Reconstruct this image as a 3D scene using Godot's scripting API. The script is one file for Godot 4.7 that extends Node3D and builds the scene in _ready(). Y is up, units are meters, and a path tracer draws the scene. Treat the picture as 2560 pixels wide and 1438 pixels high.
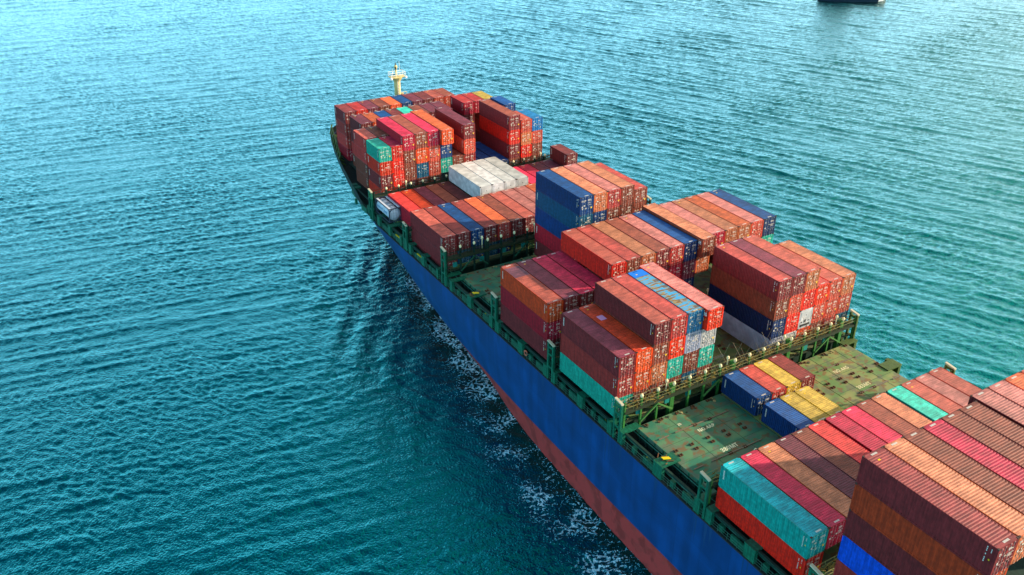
extends Node3D

const W := 2.438
const L20 := 6.058
const L40 := 12.192
const L45 := 13.716
const HC := 2.896
const STD := 2.591
const WATER := -26.0
const DECK := -11.2
const HATCH := -9.35

var mats := {}
var meshes := {}
var texs := {}
var ship: Node3D
var rng := RandomNumberGenerator.new()

# paint of the sides, roof paint faded and with sunlight painted in (sRGB)
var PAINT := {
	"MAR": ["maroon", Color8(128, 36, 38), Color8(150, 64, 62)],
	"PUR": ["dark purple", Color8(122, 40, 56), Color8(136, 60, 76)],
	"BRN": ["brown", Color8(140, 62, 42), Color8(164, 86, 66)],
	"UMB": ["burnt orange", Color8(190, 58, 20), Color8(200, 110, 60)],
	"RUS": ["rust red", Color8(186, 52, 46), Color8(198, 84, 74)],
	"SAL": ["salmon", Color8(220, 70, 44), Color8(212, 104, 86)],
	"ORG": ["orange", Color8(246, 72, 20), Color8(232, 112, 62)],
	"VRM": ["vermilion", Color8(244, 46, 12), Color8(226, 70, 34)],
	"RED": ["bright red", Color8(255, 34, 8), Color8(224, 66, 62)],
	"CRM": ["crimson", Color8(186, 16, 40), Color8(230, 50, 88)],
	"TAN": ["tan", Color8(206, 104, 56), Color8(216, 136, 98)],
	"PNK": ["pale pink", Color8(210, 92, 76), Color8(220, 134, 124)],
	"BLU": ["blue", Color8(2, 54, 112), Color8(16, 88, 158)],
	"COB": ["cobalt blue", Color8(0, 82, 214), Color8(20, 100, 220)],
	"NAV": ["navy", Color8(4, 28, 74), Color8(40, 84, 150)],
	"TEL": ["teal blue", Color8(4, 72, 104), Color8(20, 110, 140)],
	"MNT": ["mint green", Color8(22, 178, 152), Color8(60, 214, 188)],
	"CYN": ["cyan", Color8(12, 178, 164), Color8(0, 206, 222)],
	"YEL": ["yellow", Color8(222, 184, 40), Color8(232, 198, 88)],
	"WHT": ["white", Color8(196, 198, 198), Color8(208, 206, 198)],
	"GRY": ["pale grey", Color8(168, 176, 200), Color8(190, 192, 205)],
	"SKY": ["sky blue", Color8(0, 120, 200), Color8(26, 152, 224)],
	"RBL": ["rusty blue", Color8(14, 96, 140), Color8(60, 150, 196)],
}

func _ready() -> void:
	rng.seed = 11
	view()
	build_sea()
	build_ship()
	build_hatches()
	build_cargo()
	build_tank()
	build_far_ship()

func view() -> void:
	var cam := Camera3D.new()
	cam.name = "camera"
	cam.fov = 35.93
	cam.near = 1.0
	cam.far = 20000.0
	cam.position = Vector3(-55.142, 56.925, 79.717)
	cam.rotation = Vector3(-0.5031, -0.5422, 0.0044)
	add_child(cam)
	cam.current = true
	var sm := ProceduralSkyMaterial.new()
	sm.sky_top_color = Color(0.04, 0.19, 0.27)
	sm.sky_horizon_color = Color(0.66, 0.89, 1.0)
	sm.sky_curve = 0.235
	sm.sky_energy_multiplier = 1.5
	sm.ground_bottom_color = Color(0.05, 0.20, 0.25)
	sm.ground_horizon_color = Color(0.45, 0.70, 0.78)
	sm.sun_angle_max = 90.0
	sm.sun_curve = 0.72
	var sky := Sky.new()
	sky.sky_material = sm
	var e := Environment.new()
	e.background_mode = Environment.BG_SKY
	e.sky = sky
	e.tonemap_mode = Environment.TONE_MAPPER_LINEAR
	e.tonemap_exposure = 1.9
	e.sdfgi_enabled = true
	e.ssao_enabled = true
	e.ssil_enabled = true
	var we := WorldEnvironment.new()
	we.name = "world_environment"
	we.environment = e
	add_child(we)
	var sun := DirectionalLight3D.new()
	sun.name = "sun"
	sun.light_color = Color(1.0, 0.91, 0.80)
	sun.light_energy = 1.5
	sun.light_angular_distance = 0.5
	sun.shadow_enabled = true
	add_child(sun)
	var el := deg_to_rad(18.7)
	var to_sun := Vector3(0.928 * cos(el), sin(el), 0.371 * cos(el))
	sun.look_at_from_position(to_sun * 100.0, Vector3.ZERO, Vector3.UP)

# ---------------------------------------------------------------- helpers
class MB:
	var v := PackedVector3Array()
	var n := PackedVector3Array()
	var c := PackedColorArray()
	var col := Color.WHITE
	func tri(a: Vector3, b: Vector3, d: Vector3) -> void:
		v.append(a); v.append(b); v.append(d)
		c.append(col); c.append(col); c.append(col)
	func quad(a: Vector3, b: Vector3, d: Vector3, e: Vector3) -> void:
		tri(a, b, d)
		tri(a, d, e)
	func box(lo: Vector3, hi: Vector3) -> void:
		hexa([Vector3(lo.x, lo.y, lo.z), Vector3(hi.x, lo.y, lo.z), Vector3(hi.x, lo.y, hi.z), Vector3(lo.x, lo.y, hi.z), Vector3(lo.x, hi.y, lo.z), Vector3(hi.x, hi.y, lo.z), Vector3(hi.x, hi.y, hi.z), Vector3(lo.x, hi.y, hi.z)])
	func cbox(at: Vector3, size: Vector3) -> void:
		box(at - size / 2.0, at + size / 2.0)
	func hexa(p: Array) -> void:
		quad(p[0], p[1], p[2], p[3])
		quad(p[7], p[6], p[5], p[4])
		quad(p[4], p[5], p[1], p[0])
		quad(p[5], p[6], p[2], p[1])
		quad(p[6], p[7], p[3], p[2])
		quad(p[7], p[4], p[0], p[3])
	func bar(a: Vector3, b: Vector3, w: float, h: float) -> void:
		var d := (b - a).normalized()
		var s := d.cross(Vector3.UP)
		if s.length() < 0.01:
			s = Vector3.RIGHT
		s = s.normalized() * w / 2.0
		var u := s.cross(d).normalized() * h / 2.0
		hexa([a - s - u, b - s - u, b + s - u, a + s - u, a - s + u, b - s + u, b + s + u, a + s + u])
	func tube(a: Vector3, b: Vector3, r: float, k := 6, r2 := -1.0) -> void:
		if r2 < 0.0:
			r2 = r
		var d := (b - a).normalized()
		var s := d.cross(Vector3.UP)
		if s.length() < 0.01:
			s = Vector3.RIGHT
		s = s.normalized()
		var u := s.cross(d).normalized()
		for i in k:
			var t0 := TAU * i / k
			var t1 := TAU * (i + 1) / k
			var p0 := s * cos(t0) + u * sin(t0)
			var p1 := s * cos(t1) + u * sin(t1)
			quad(a + p0 * r, a + p1 * r, b + p1 * r2, b + p0 * r2)
			tri(a, a + p1 * r, a + p0 * r)
			tri(b, b + p0 * r2, b + p1 * r2)
	func ball(at: Vector3, rx: float, ry: float, k := 8) -> void:
		for j in k / 2:
			var f0 := PI * j / (k / 2) - PI / 2
			var f1 := PI * (j + 1) / (k / 2) - PI / 2
			for i in k:
				var t0 := TAU * i / k
				var t1 := TAU * (i + 1) / k
				quad(at + Vector3(cos(f0) * cos(t0) * rx, sin(f0) * ry, cos(f0) * sin(t0) * rx), at + Vector3(cos(f0) * cos(t1) * rx, sin(f0) * ry, cos(f0) * sin(t1) * rx), at + Vector3(cos(f1) * cos(t1) * rx, sin(f1) * ry, cos(f1) * sin(t1) * rx), at + Vector3(cos(f1) * cos(t0) * rx, sin(f1) * ry, cos(f1) * sin(t0) * rx))
	func mesh(colored := false) -> ArrayMesh:
		var a := []
		a.resize(Mesh.ARRAY_MAX)
		a[Mesh.ARRAY_VERTEX] = v
		if n.size() == v.size() and n.size() > 0:
			a[Mesh.ARRAY_NORMAL] = n
		if colored:
			a[Mesh.ARRAY_COLOR] = c
		var m := ArrayMesh.new()
		m.add_surface_from_arrays(Mesh.PRIMITIVE_TRIANGLES, a)
		return m

func obj(called: String, m: Mesh, mat: Material, parent: Node3D, at := Vector3.ZERO) -> MeshInstance3D:
	var o := MeshInstance3D.new()
	o.name = called
	o.mesh = m
	o.material_override = mat
	o.position = at
	parent.add_child(o, true)
	return o

func node(called: String, parent: Node3D, at := Vector3.ZERO) -> Node3D:
	var o := Node3D.new()
	o.name = called
	o.position = at
	parent.add_child(o, true)
	return o

func tag(o: Node3D, label: String, category: String, group := "") -> void:
	o.set_meta("label", label)
	o.set_meta("category", category)
	if group:
		o.set_meta("group", group)

func grey_image(s: int, f: float, w: int, h: int, lo: float, hi: float, oct := 4) -> Image:
	var nz := FastNoiseLite.new()
	nz.seed = s
	nz.noise_type = FastNoiseLite.TYPE_SIMPLEX_SMOOTH
	nz.frequency = f
	nz.fractal_octaves = oct
	var im := nz.get_seamless_image(w, h)
	im.convert(Image.FORMAT_RGB8)
	for y in h:
		for x in w:
			var g: float = lerp(lo, hi, smoothstep(0.2, 0.8, im.get_pixel(x, y).r))
			im.set_pixel(x, y, Color(g, g, g))
	return im

func texture(key: String) -> Texture2D:
	if texs.has(key):
		return texs[key]
	var im: Image
	match key:
		"side":   # streaks that run down
			im = grey_image(3, 0.05, 256, 32, 0.84, 1.0)
			im.resize(256, 256, Image.INTERPOLATE_CUBIC)
			var spots := grey_image(31, 0.03, 256, 256, 0.86, 1.0, 5)
			for y in 256:
				for x in 256:
					im.set_pixel(x, y, im.get_pixel(x, y) * spots.get_pixel(x, y))
		"roof":   # dirt along the ribs, blotches, specks
			im = grey_image(5, 0.05, 48, 256, 0.82, 1.0)
			im.resize(256, 256, Image.INTERPOLATE_CUBIC)
			var blot := grey_image(51, 0.014, 256, 256, 0.86, 1.0, 5)
			var speck := grey_image(52, 0.12, 256, 256, 0.0, 1.0, 2)
			for y in 256:
				for x in 256:
					var cc := im.get_pixel(x, y) * blot.get_pixel(x, y)
					if speck.get_pixel(x, y).r > 0.97:
						cc = cc * 0.7
					im.set_pixel(x, y, Color(cc.r, cc.g, cc.b))
		"rust":   # paint that has worn through to rust
			im = Image.create(256, 256, false, Image.FORMAT_RGB8)
			var a := grey_image(7, 0.04, 40, 256, 0.0, 1.0, 4)
			a.resize(256, 256, Image.INTERPOLATE_CUBIC)
			var b := grey_image(71, 0.012, 256, 256, 0.0, 1.0, 3)
			for y in 256:
				for x in 256:
					var t := a.get_pixel(x, y).r * 0.6 + b.get_pixel(x, y).r * 0.4
					var g := Color8(52, 150, 200).lerp(Color8(150, 120, 70), smoothstep(0.36, 0.50, t))
					im.set_pixel(x, y, g.lerp(Color8(96, 66, 44), smoothstep(0.54, 0.70, t)))
		"deck", "deck_shaded":   # green paint, rust and grey scuffs; teal variant has shade painted in
			im = Image.create(512, 512, false, Image.FORMAT_RGB8)
			var a := grey_image(9, 0.010, 512, 512, 0.0, 1.0, 5)
			var b := grey_image(91, 0.02, 512, 512, 0.0, 1.0, 5)
			var d := grey_image(92, 0.006, 512, 512, 0.0, 1.0, 3)
			for y in 512:
				for x in 512:
					var g := (Color8(46, 112, 88) if key == "deck_shaded" else Color8(92, 126, 72)).lerp(Color8(86, 128, 92) if key == "deck_shaded" else Color8(132, 140, 86), d.get_pixel(x, y).r)
					g = g.lerp(Color8(96, 96, 84), 0.55 * smoothstep(0.55, 0.85, a.get_pixel(x, y).r))
					g = g.lerp(Color8(120, 78, 48), 0.6 * smoothstep(0.66, 1.0, b.get_pixel(x, y).r))
					im.set_pixel(x, y, g)
		"hull":
			im = grey_image(12, 0.02, 256, 24, 0.90, 1.0)
			im.resize(256, 256, Image.INTERPOLATE_CUBIC)
			var blot := grey_image(13, 0.010, 256, 256, 0.88, 1.0, 5)
			for y in 256:
				for x in 256:
					var cc := im.get_pixel(x, y) * blot.get_pixel(x, y)
					if x % 64 == 0 or (y + 20) % 85 == 0:
						cc = cc * 0.88
					im.set_pixel(x, y, Color(cc.r, cc.g, cc.b))
		"dust":
			im = grey_image(66, 0.016, 256, 256, 0.86, 1.0, 5)
		"scuff":   # worn antifouling
			im = Image.create(256, 256, false, Image.FORMAT_RGB8)
			var a := grey_image(61, 0.02, 256, 180, 0.0, 1.0, 5)
			a.resize(256, 256, Image.INTERPOLATE_CUBIC)
			var b := grey_image(62, 0.03, 256, 256, 0.0, 1.0, 5)
			for y in 256:
				for x in 256:
					var g := Color(1, 1, 1).lerp(Color(0.80, 0.82, 0.80), smoothstep(0.5, 0.9, a.get_pixel(x, y).r))
					g = g.lerp(Color(0.72, 0.98, 0.9), 0.25 * smoothstep(0.7, 1.0, b.get_pixel(x, y).r))
					im.set_pixel(x, y, g)
		"ripple":
			var nz := FastNoiseLite.new()
			nz.seed = 21
			nz.frequency = 0.045
			nz.fractal_octaves = 4
			nz.fractal_gain = 0.5
			im = nz.get_seamless_image(1024, 1024)
			im.convert(Image.FORMAT_RGB8)
			im.bump_map_to_normal_map(6.0)
	texs[key] = ImageTexture.create_from_image(im)
	return texs[key]

func mat(key: String, color: Color, rough := 0.6, metal := 0.0, tex := "", scale := 0.15, spec := 0.4) -> StandardMaterial3D:
	if mats.has(key):
		return mats[key]
	var m := StandardMaterial3D.new()
	m.resource_name = key
	m.albedo_color = color
	m.roughness = rough
	m.metallic = metal
	m.metallic_specular = spec
	if tex:
		m.albedo_texture = texture(tex)
		m.uv1_triplanar = true
		m.uv1_world_triplanar = true
		m.uv1_scale = Vector3.ONE * scale
	mats[key] = m
	return m

func vmat(key: String, rough := 0.6) -> StandardMaterial3D:
	var m := mat(key, Color.WHITE, rough)
	m.vertex_color_use_as_albedo = true
	return m

func lin(r: int, g: int, b: int) -> Color:
	return Color8(r, g, b).srgb_to_linear()

func struct(called: String, m: Mesh, material: Material) -> MeshInstance3D:
	var o := obj(called, m, material, self)
	o.set_meta("kind", "structure")
	return o

# ---------------------------------------------------------------- sea
var waves: Array = []

func hull_wl(z: float) -> float:
	return interp([[-114, 20.3], [-100, 20.0], [-90, 17.4], [-75, 13.6], [-62, 10.2], [-54, 8.4], [-46, 7.2], [-38, 6.2], [-29, 4.7], [-16, 2.2], [-7, 1.1], [1, 0.7], [10, 0.25], [22, -0.1], [40, -0.3]], z)

func interp(t: Array, x: float) -> float:
	if x <= t[0][0]:
		return t[0][1]
	for i in range(1, t.size()):
		if x <= t[i][0]:
			return lerp(float(t[i - 1][1]), float(t[i][1]), (x - t[i - 1][0]) / float(t[i][0] - t[i - 1][0]))
	return t[-1][1]

var chop := FastNoiseLite.new()
var gust := FastNoiseLite.new()

func sea_height(x: float, z: float) -> float:
	var side := smoothstep(-40.0, 90.0, x + 0.45 * (z + 60.0))
	var h := 0.0
	for w in waves:
		h += w[5] * (w[3] * (1.0 - side) + w[4] * side) * (2.6 * exp(1.3 * (sin(w[0] * x + w[1] * z + w[2]) - 1.0)) - 1.0)
	h *= (0.62 + 0.62 * side) * (1.0 + 0.55 * gust.get_noise_2d(x, z))
	h += (0.13 + 0.12 * gust.get_noise_2d(x + 400.0, z)) * chop.get_noise_2d(x, z * 1.5)
	# waves thrown off the bow, to port
	var s := 0.85 * x + 0.53 * z
	var out := hull_wl(z) - x
	if out > -2.0 and out < 60.0 and z > -112.0 and z < 20.0:
		var env := smoothstep(-112.0, -75.0, z) * (1.0 - smoothstep(-38.0, 4.0, z)) * smoothstep(-1.0, 3.0, out) * (1.0 - smoothstep(14.0, 34.0, out))
		h += 0.15 * env * (0.6 + 0.8 * gust.get_noise_2d(x * 2.0 + 50.0, z * 2.0)) * sin(TAU * s / 5.6 + 2.2 * gust.get_noise_2d(x * 2.0, z * 2.0))
	return h

func build_sea() -> void:
	var r := RandomNumberGenerator.new()
	r.seed = 5
	for i in 26:
		var lam: float = 1.5 * pow(1.18, i % 13) * r.randf_range(0.9, 1.1)
		var k := TAU / lam
		var first := i < 13
		var ang: float = (deg_to_rad(90.0) if first else deg_to_rad(-28.0)) + r.randfn() * 0.24
		waves.append([k * cos(ang), k * sin(ang), r.randf() * TAU, 1.0 if first else 0.25, 0.3 if first else 1.0, 0.0098 * pow(lam, 0.74) * (1.0 if lam < 4.5 else 0.5)])
	chop.seed = 8
	chop.frequency = 0.42
	chop.fractal_octaves = 3
	chop.fractal_type = FastNoiseLite.FRACTAL_RIDGED
	gust.seed = 9
	gust.frequency = 0.02
	gust.fractal_octaves = 2
	var xs := axis(-150.0, 460.0, -45.0, 60.0, 0.42, 0.0032)
	var zs := axis(-520.0, 70.0, -95.0, 30.0, 0.42, 0.0032)
	var nx := xs.size()
	var nz := zs.size()
	var v := PackedVector3Array()
	var n := PackedVector3Array()
	var idx := PackedInt32Array()
	v.resize(nx * nz)
	n.resize(nx * nz)
	var hs := PackedFloat32Array()
	hs.resize(nx * nz)
	for j in nz:
		for i in nx:
			hs[j * nx + i] = sea_height(xs[i], zs[j])
	for j in nz:
		for i in nx:
			var o := j * nx + i
			var edge: float = min(min(smoothstep(0, 12, i), smoothstep(0, 12, nx - 1 - i)), min(smoothstep(0, 12, j), smoothstep(0, 12, nz - 1 - j)))
			v[o] = Vector3(xs[i], WATER + hs[o] * edge, zs[j])
			var i0 := maxi(i - 1, 0)
			var i1 := mini(i + 1, nx - 1)
			var j0 := maxi(j - 1, 0)
			var j1 := mini(j + 1, nz - 1)
			var dx := (hs[j * nx + i1] - hs[j * nx + i0]) / (xs[i1] - xs[i0])
			var dz := (hs[j1 * nx + i] - hs[j0 * nx + i]) / (zs[j1] - zs[j0])
			n[o] = Vector3(-dx, 1.0, -dz).normalized()
	for j in nz - 1:
		for i in nx - 1:
			var o := j * nx + i
			idx.append_array([o, o + 1, o + nx + 1, o, o + nx + 1, o + nx])
	# on to the horizon
	var far := 15000.0
	var b0 := v.size()
	var inner := [Vector3(xs[0], WATER, zs[0]), Vector3(xs[nx - 1], WATER, zs[0]), Vector3(xs[nx - 1], WATER, zs[nz - 1]), Vector3(xs[0], WATER, zs[nz - 1])]
	var outer := [Vector3(-far, WATER, -far), Vector3(far, WATER, -far), Vector3(far, WATER, far), Vector3(-far, WATER, far)]
	for k in 4:
		v.append(inner[k]); n.append(Vector3.UP)
	for k in 4:
		v.append(outer[k]); n.append(Vector3.UP)
	for k in 4:
		var k1 := (k + 1) % 4
		idx.append_array([b0 + 4 + k, b0 + 4 + k1, b0 + k1, b0 + 4 + k, b0 + k1, b0 + k])
	var a := []
	a.resize(Mesh.ARRAY_MAX)
	a[Mesh.ARRAY_VERTEX] = v
	a[Mesh.ARRAY_NORMAL] = n
	a[Mesh.ARRAY_INDEX] = idx
	var m := ArrayMesh.new()
	m.add_surface_from_arrays(Mesh.PRIMITIVE_TRIANGLES, a)
	var w := StandardMaterial3D.new()
	w.resource_name = "sea_water"
	w.albedo_color = Color(0.0, 0.215, 0.215).linear_to_srgb()
	w.roughness = 0.09
	w.metallic = 1.0
	w.metallic_specular = 0.5
	w.normal_enabled = true
	w.normal_texture = texture("ripple")
	w.normal_scale = 0.62
	w.uv1_triplanar = true
	w.uv1_world_triplanar = true
	w.uv1_scale = Vector3.ONE * 0.047
	struct("sea", m, w)
	print("sea verts ", v.size())
	build_foam()

func axis(lo: float, hi: float, a: float, b: float, d: float, grow: float) -> PackedFloat32Array:
	var mid := PackedFloat32Array()
	var x := a
	while x < b:
		mid.append(x)
		x += d
	while x < hi:
		mid.append(x)
		x += d + grow * (x - b)
	mid.append(hi)
	var before := PackedFloat32Array()
	x = a - d
	while x > lo:
		before.append(x)
		x -= d + grow * (a - x)
	before.append(lo)
	before.reverse()
	before.append_array(mid)
	return before

func build_foam() -> void:
	var lace := FastNoiseLite.new()
	lace.seed = 31
	lace.frequency = 0.75
	lace.fractal_type = FastNoiseLite.FRACTAL_RIDGED
	lace.fractal_octaves = 4
	lace.domain_warp_enabled = true
	lace.domain_warp_amplitude = 1.6
	lace.domain_warp_frequency = 0.35
	var clump := FastNoiseLite.new()
	clump.seed = 32
	clump.frequency = 0.10
	clump.fractal_octaves = 3
	var d := 0.09
	for port in [true, false]:
		var thick := MB.new()
		var thin := MB.new()
		var nz := int((92.0 if port else 75.0) / d)
		var no := int((15.0 if port else 7.0) / d)
		for j in nz:
			var z := (-68.0 if port else -35.0) + j * d
			var edge := hull_wl(z) if port else 40.6 - hull_wl(z)
			# the foam drifts away from the side as it falls back
			var centre := interp([[-70, 0.4], [-50, 1.6], [-30, 2.4], [-10, 3.0], [8, 4.2], [24, 4.5]], z) if port else 1.8
			for k in no:
				var off := 0.1 + k * d
				var x := edge - off if port else edge + off
				var band := exp(-pow((off - centre) / (3.1 if port else 2.4), 2.0)) + 0.30 * exp(-off / 9.0)
				if band < 0.1:
					continue
				var f := lace.get_noise_2d(x, z)
				var dens: float = clamp(band * (0.78 + 1.3 * clump.get_noise_2d(x, z)), 0.0, 1.0)
				var limit := 0.90 - 0.62 * dens
				if f < limit:
					continue
				var y := WATER + 0.035
				var p := Vector3(x, y + sea_height(x, z), z)
				var q := Vector3(x + d, y + sea_height(x + d, z), z)
				var s := Vector3(x + d, y + sea_height(x + d, z + d), z + d)
				var t := Vector3(x, y + sea_height(x, z + d), z + d)
				if f > limit + 0.20:
					thick.quad(p, q, s, t)
				else:
					thin.quad(p, q, s, t)
		var foam := obj("foam", thick.mesh(), mat("foam_thick", Color8(196, 226, 232), 0.9), self)
		foam.set_meta("kind", "stuff")
		tag(foam, "white lacy foam along the blue port side" if port else "white foam along the starboard side by the green hatch", "foam")
		if thin.v.size():
			var film := obj("foam_film", thin.mesh(), mat("foam_thin", Color8(84, 164, 182), 0.8), foam)
			film.set_meta("kind", "stuff")
		print("foam ", thick.v.size() / 3, " ", thin.v.size() / 3)

# ---------------------------------------------------------------- ship
func sheer_x(z: float) -> float:
	return interp([[-109, 20.3], [-108.4, 15.5], [-106.5, 11.0], [-104.2, 8.6], [-101.5, 7.1], [-94.5, 5.2], [-85.5, 3.3], [-75, 1.4], [-68, 0.35], [-60, -0.25], [40, -0.3], [95, -0.3]], z)

func sheer_y(z: float) -> float:
	return interp([[-122, -8.4], [-102, -9.0], [-94.5, -9.5], [-85.5, -10.1], [-75, -10.6], [-65, -11.05], [-50, DECK], [95, DECK]], z)

func hull_x(z: float, y: float) -> float:
	var t: float = clamp((y - WATER) / (sheer_y(z) - WATER), -0.3, 1.0)
	var s := sheer_x(z)
	var w := hull_wl(z)
	if t < 0.0:
		return w
	return s + (w - s) * pow(1.0 - t, lerp(1.15, 3.2, smoothstep(-66.0, -25.0, z)))

func hull_band(y0, y1, steps: int) -> ArrayMesh:
	var mb := MB.new()
	var zs := [-109.0, -108.85, -108.7, -108.4, -107.6, -106.5, -105.4, -104.2, -103.0]
	var z := -102.0
	while z <= 95.0:
		zs.append(z)
		z += 3.0
	for port in [true, false]:
		for i in zs.size() - 1:
			for k in steps:
				var p := []
				for c in [[i, k], [i + 1, k], [i + 1, k + 1], [i, k + 1]]:
					var zz: float = zs[c[0]]
					var lo: float = y0 if y0 is float else sheer_y(zz)
					var hi: float = y1 if y1 is float else sheer_y(zz)
					var yy: float = lerp(lo, hi, float(c[1]) / steps)
					var x := hull_x(zz, yy)
					x = minf(x, 20.3)
					# the stem rakes back towards the water
					var rake: float = 8.0 * pow(clamp((sheer_y(zz) - yy) / 14.0, 0.0, 1.2), 0.8) * smoothstep(-96.0, -109.0, zz)
					p.append(Vector3(x if port else 40.6 - x, yy, zz + rake))
				var nn: Vector3 = (p[1] - p[0]).cross(p[3] - p[0])
				var flat := nn.normalized() if nn.length() > 1e-6 else Vector3.LEFT
				if flat.x * (-1.0 if port else 1.0) < 0.0:
					flat = -flat
					mb.quad(p[0], p[1], p[2], p[3])
				else:
					mb.quad(p[3], p[2], p[1], p[0])
				for q in 6:
					mb.n.append(flat)
	smooth(mb)
	return mb.mesh()

func smooth(mb: MB) -> void:
	var acc := {}
	for i in mb.v.size():
		var k := Vector3i(mb.v[i] * 500.0)
		acc[k] = acc.get(k, Vector3.ZERO) + mb.n[i]
	for i in mb.v.size():
		var a: Vector3 = acc[Vector3i(mb.v[i] * 500.0)]
		mb.n[i] = a.normalized() if a.length() > 1e-6 else mb.n[i]

const GREEN := Color8(10, 112, 84)

func build_ship() -> void:
	ship = node("container_ship", self)
	tag(ship, "long blue and red container ship with green deck fittings and bow mast", "ship")
	var green := mat("green_steel", Color8(14, 108, 80), 0.55, 0.0, "side", 0.3)
	var dark := mat("dark_green_steel", Color8(14, 56, 44), 0.7, 0.0, "side", 0.3)
	var worn := mat("worn_green_steel", Color8(80, 104, 44), 0.7, 0.0, "side", 0.4)
	var black := mat("dark_deck", Color8(26, 40, 36), 0.85, 0.0, "side", 0.3)
	obj("hull", hull_band(-21.2, null, 6), mat("hull_blue", Color8(2, 66, 130), 0.5, 0.0, "hull", 0.06), ship)
	obj("boot_topping", hull_band(-28.5, -21.203, 4), mat("hull_red", Color8(172, 54, 50), 0.7, 0.0, "scuff", 0.06), ship)
	# main deck
	var mb := MB.new()
	var z := -108.9
	while z < 95.0:
		var z1 := z + 3.0
		mb.quad(Vector3(minf(sheer_x(z) + 0.02, 20.3), sheer_y(z) - 0.05, z), Vector3(40.6 - minf(sheer_x(z) + 0.02, 20.3), sheer_y(z) - 0.05, z), Vector3(40.6 - minf(sheer_x(z1) + 0.02, 20.3), sheer_y(z1) - 0.05, z1), Vector3(minf(sheer_x(z1) + 0.02, 20.3), sheer_y(z1) - 0.05, z1))
		z = z1
	obj("main_deck", mb.mesh(), black, ship)
	# coaming that carries the hatches
	for c in [[-93.5, -62.9, 5.6, 35.0], [-60.6, -34.4, 2.6, 38.0], [-31.6, -3.0, 2.15, 38.6], [-0.6, 12.3, 2.15, 38.6], [14.2, 26.6, 2.15, 38.6], [29.2, 42.0, 2.15, 38.6], [45.0, 90.0, 2.15, 38.6]]:
		mb = MB.new()
		mb.box(Vector3(c[2] + 0.25, DECK - 0.1, c[0]), Vector3(c[3] - 0.25, HATCH - 0.62, c[1]))
		var q: float = c[0] + 0.4
		while q < c[1] - 0.2:
			mb.box(Vector3(c[2] + 0.0, DECK - 0.1, q), Vector3(c[2] + 0.25, HATCH - 0.66, q + 0.09))
			q += 1.25
		obj("hatch_coaming", mb.mesh(), dark, ship)
	# bulwark of the bow
	for port in [true, false]:
		mb = MB.new()
		z = -108.9
		while z < -60.0:
			var z1 := z + 1.5
			var a0 := minf(sheer_x(z), 20.3)
			var a1 := minf(sheer_x(z1), 20.3)
			var x0 := a0 if port else 40.6 - a0
			var x1 := a1 if port else 40.6 - a1
			var hh := 1.5 * smoothstep(-60.0, -72.0, z)
			var h1 := 1.5 * smoothstep(-60.0, -72.0, z1)
			mb.quad(Vector3(x0, sheer_y(z), z), Vector3(x1, sheer_y(z1), z1), Vector3(x1, sheer_y(z1) + h1, z1), Vector3(x0, sheer_y(z) + hh, z))
			z = z1
		obj("bulwark", mb.mesh(), mat("bulwark_green", Color8(20, 40, 38), 0.7), ship)
	# bulwark stays and mooring gear seen by the foremost boxes
	mb = MB.new()
	for i in 9:
		var zz := -102.6 + i * 1.9
		var sx := sheer_x(zz)
		mb.bar(Vector3(sx + 0.1, sheer_y(zz) + 0.9, zz), Vector3(sx + 1.3, sheer_y(zz), zz), 0.12, 0.3)
		mb.bar(Vector3(sx - 0.1, sheer_y(zz) + 1.6, zz), Vector3(sx + 0.4, sheer_y(zz) + 2.9, zz), 0.25, 0.2)
	mb.bar(Vector3(sheer_x(-102.6) + 0.2, sheer_y(-102.6) + 2.7, -102.6), Vector3(sheer_x(-87.4) + 0.2, sheer_y(-87.4) + 2.7, -87.4), 0.3, 0.12)
	obj("bow_rail_stays", mb.mesh(), worn, ship)
	# pillars under the outboard stacks, rails between them
	var pillars := [[-75.2, 0.9], [-73.6, 0.9], [-64.0, 0.7], [-61.9, 0.9], [-58.6, 1.1], [-53.8, 1.0], [-49.0, 0.8], [-47.1, 0.9], [-45.2, 0.9], [-40.2, 1.1], [-34.9, 0.5], [-32.0, 0.8], [-30.1, 0.8], [-24.1, 1.2], [-17.6, 0.8], [-15.6, 0.8], [-9.2, 1.2], [-2.8, 0.8], [-0.8, 0.8], [5.4, 1.2], [11.7, 0.9], [13.9, 0.9], [20.9, 1.5], [27.6, 0.9], [29.5, 0.9], [35.6, 1.5], [41.6, 0.9], [44.2, 0.9]]
	for p in pillars:
		var zc: float = p[0]
		var hw: float = p[1] / 2.0
		for port in [true, false]:
			var sx := sheer_x(zc)
			mb = MB.new()
			var x0 := sx + 0.04
			var x1 := sx + 0.52
			var top := -9.32 if absf(zc - 20.9) > 0.1 and absf(zc + 24.1) > 0.1 else -9.2
			mb.box(Vector3(x0 if port else 40.6 - x1, DECK - 0.12, zc - hw), Vector3(x1 if port else 40.6 - x0, top, zc + hw))
			mb.box(Vector3((x0 - 0.02) if port else 40.6 - 2.5, top - 0.18, zc - hw - 0.05), Vector3(2.5 if port else 40.6 - x0 + 0.02, top + 0.03, zc + hw + 0.05))
			obj("pillar", mb.mesh(), green if port else worn, ship)
	var sr := RandomNumberGenerator.new()
	sr.seed = 17
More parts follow.
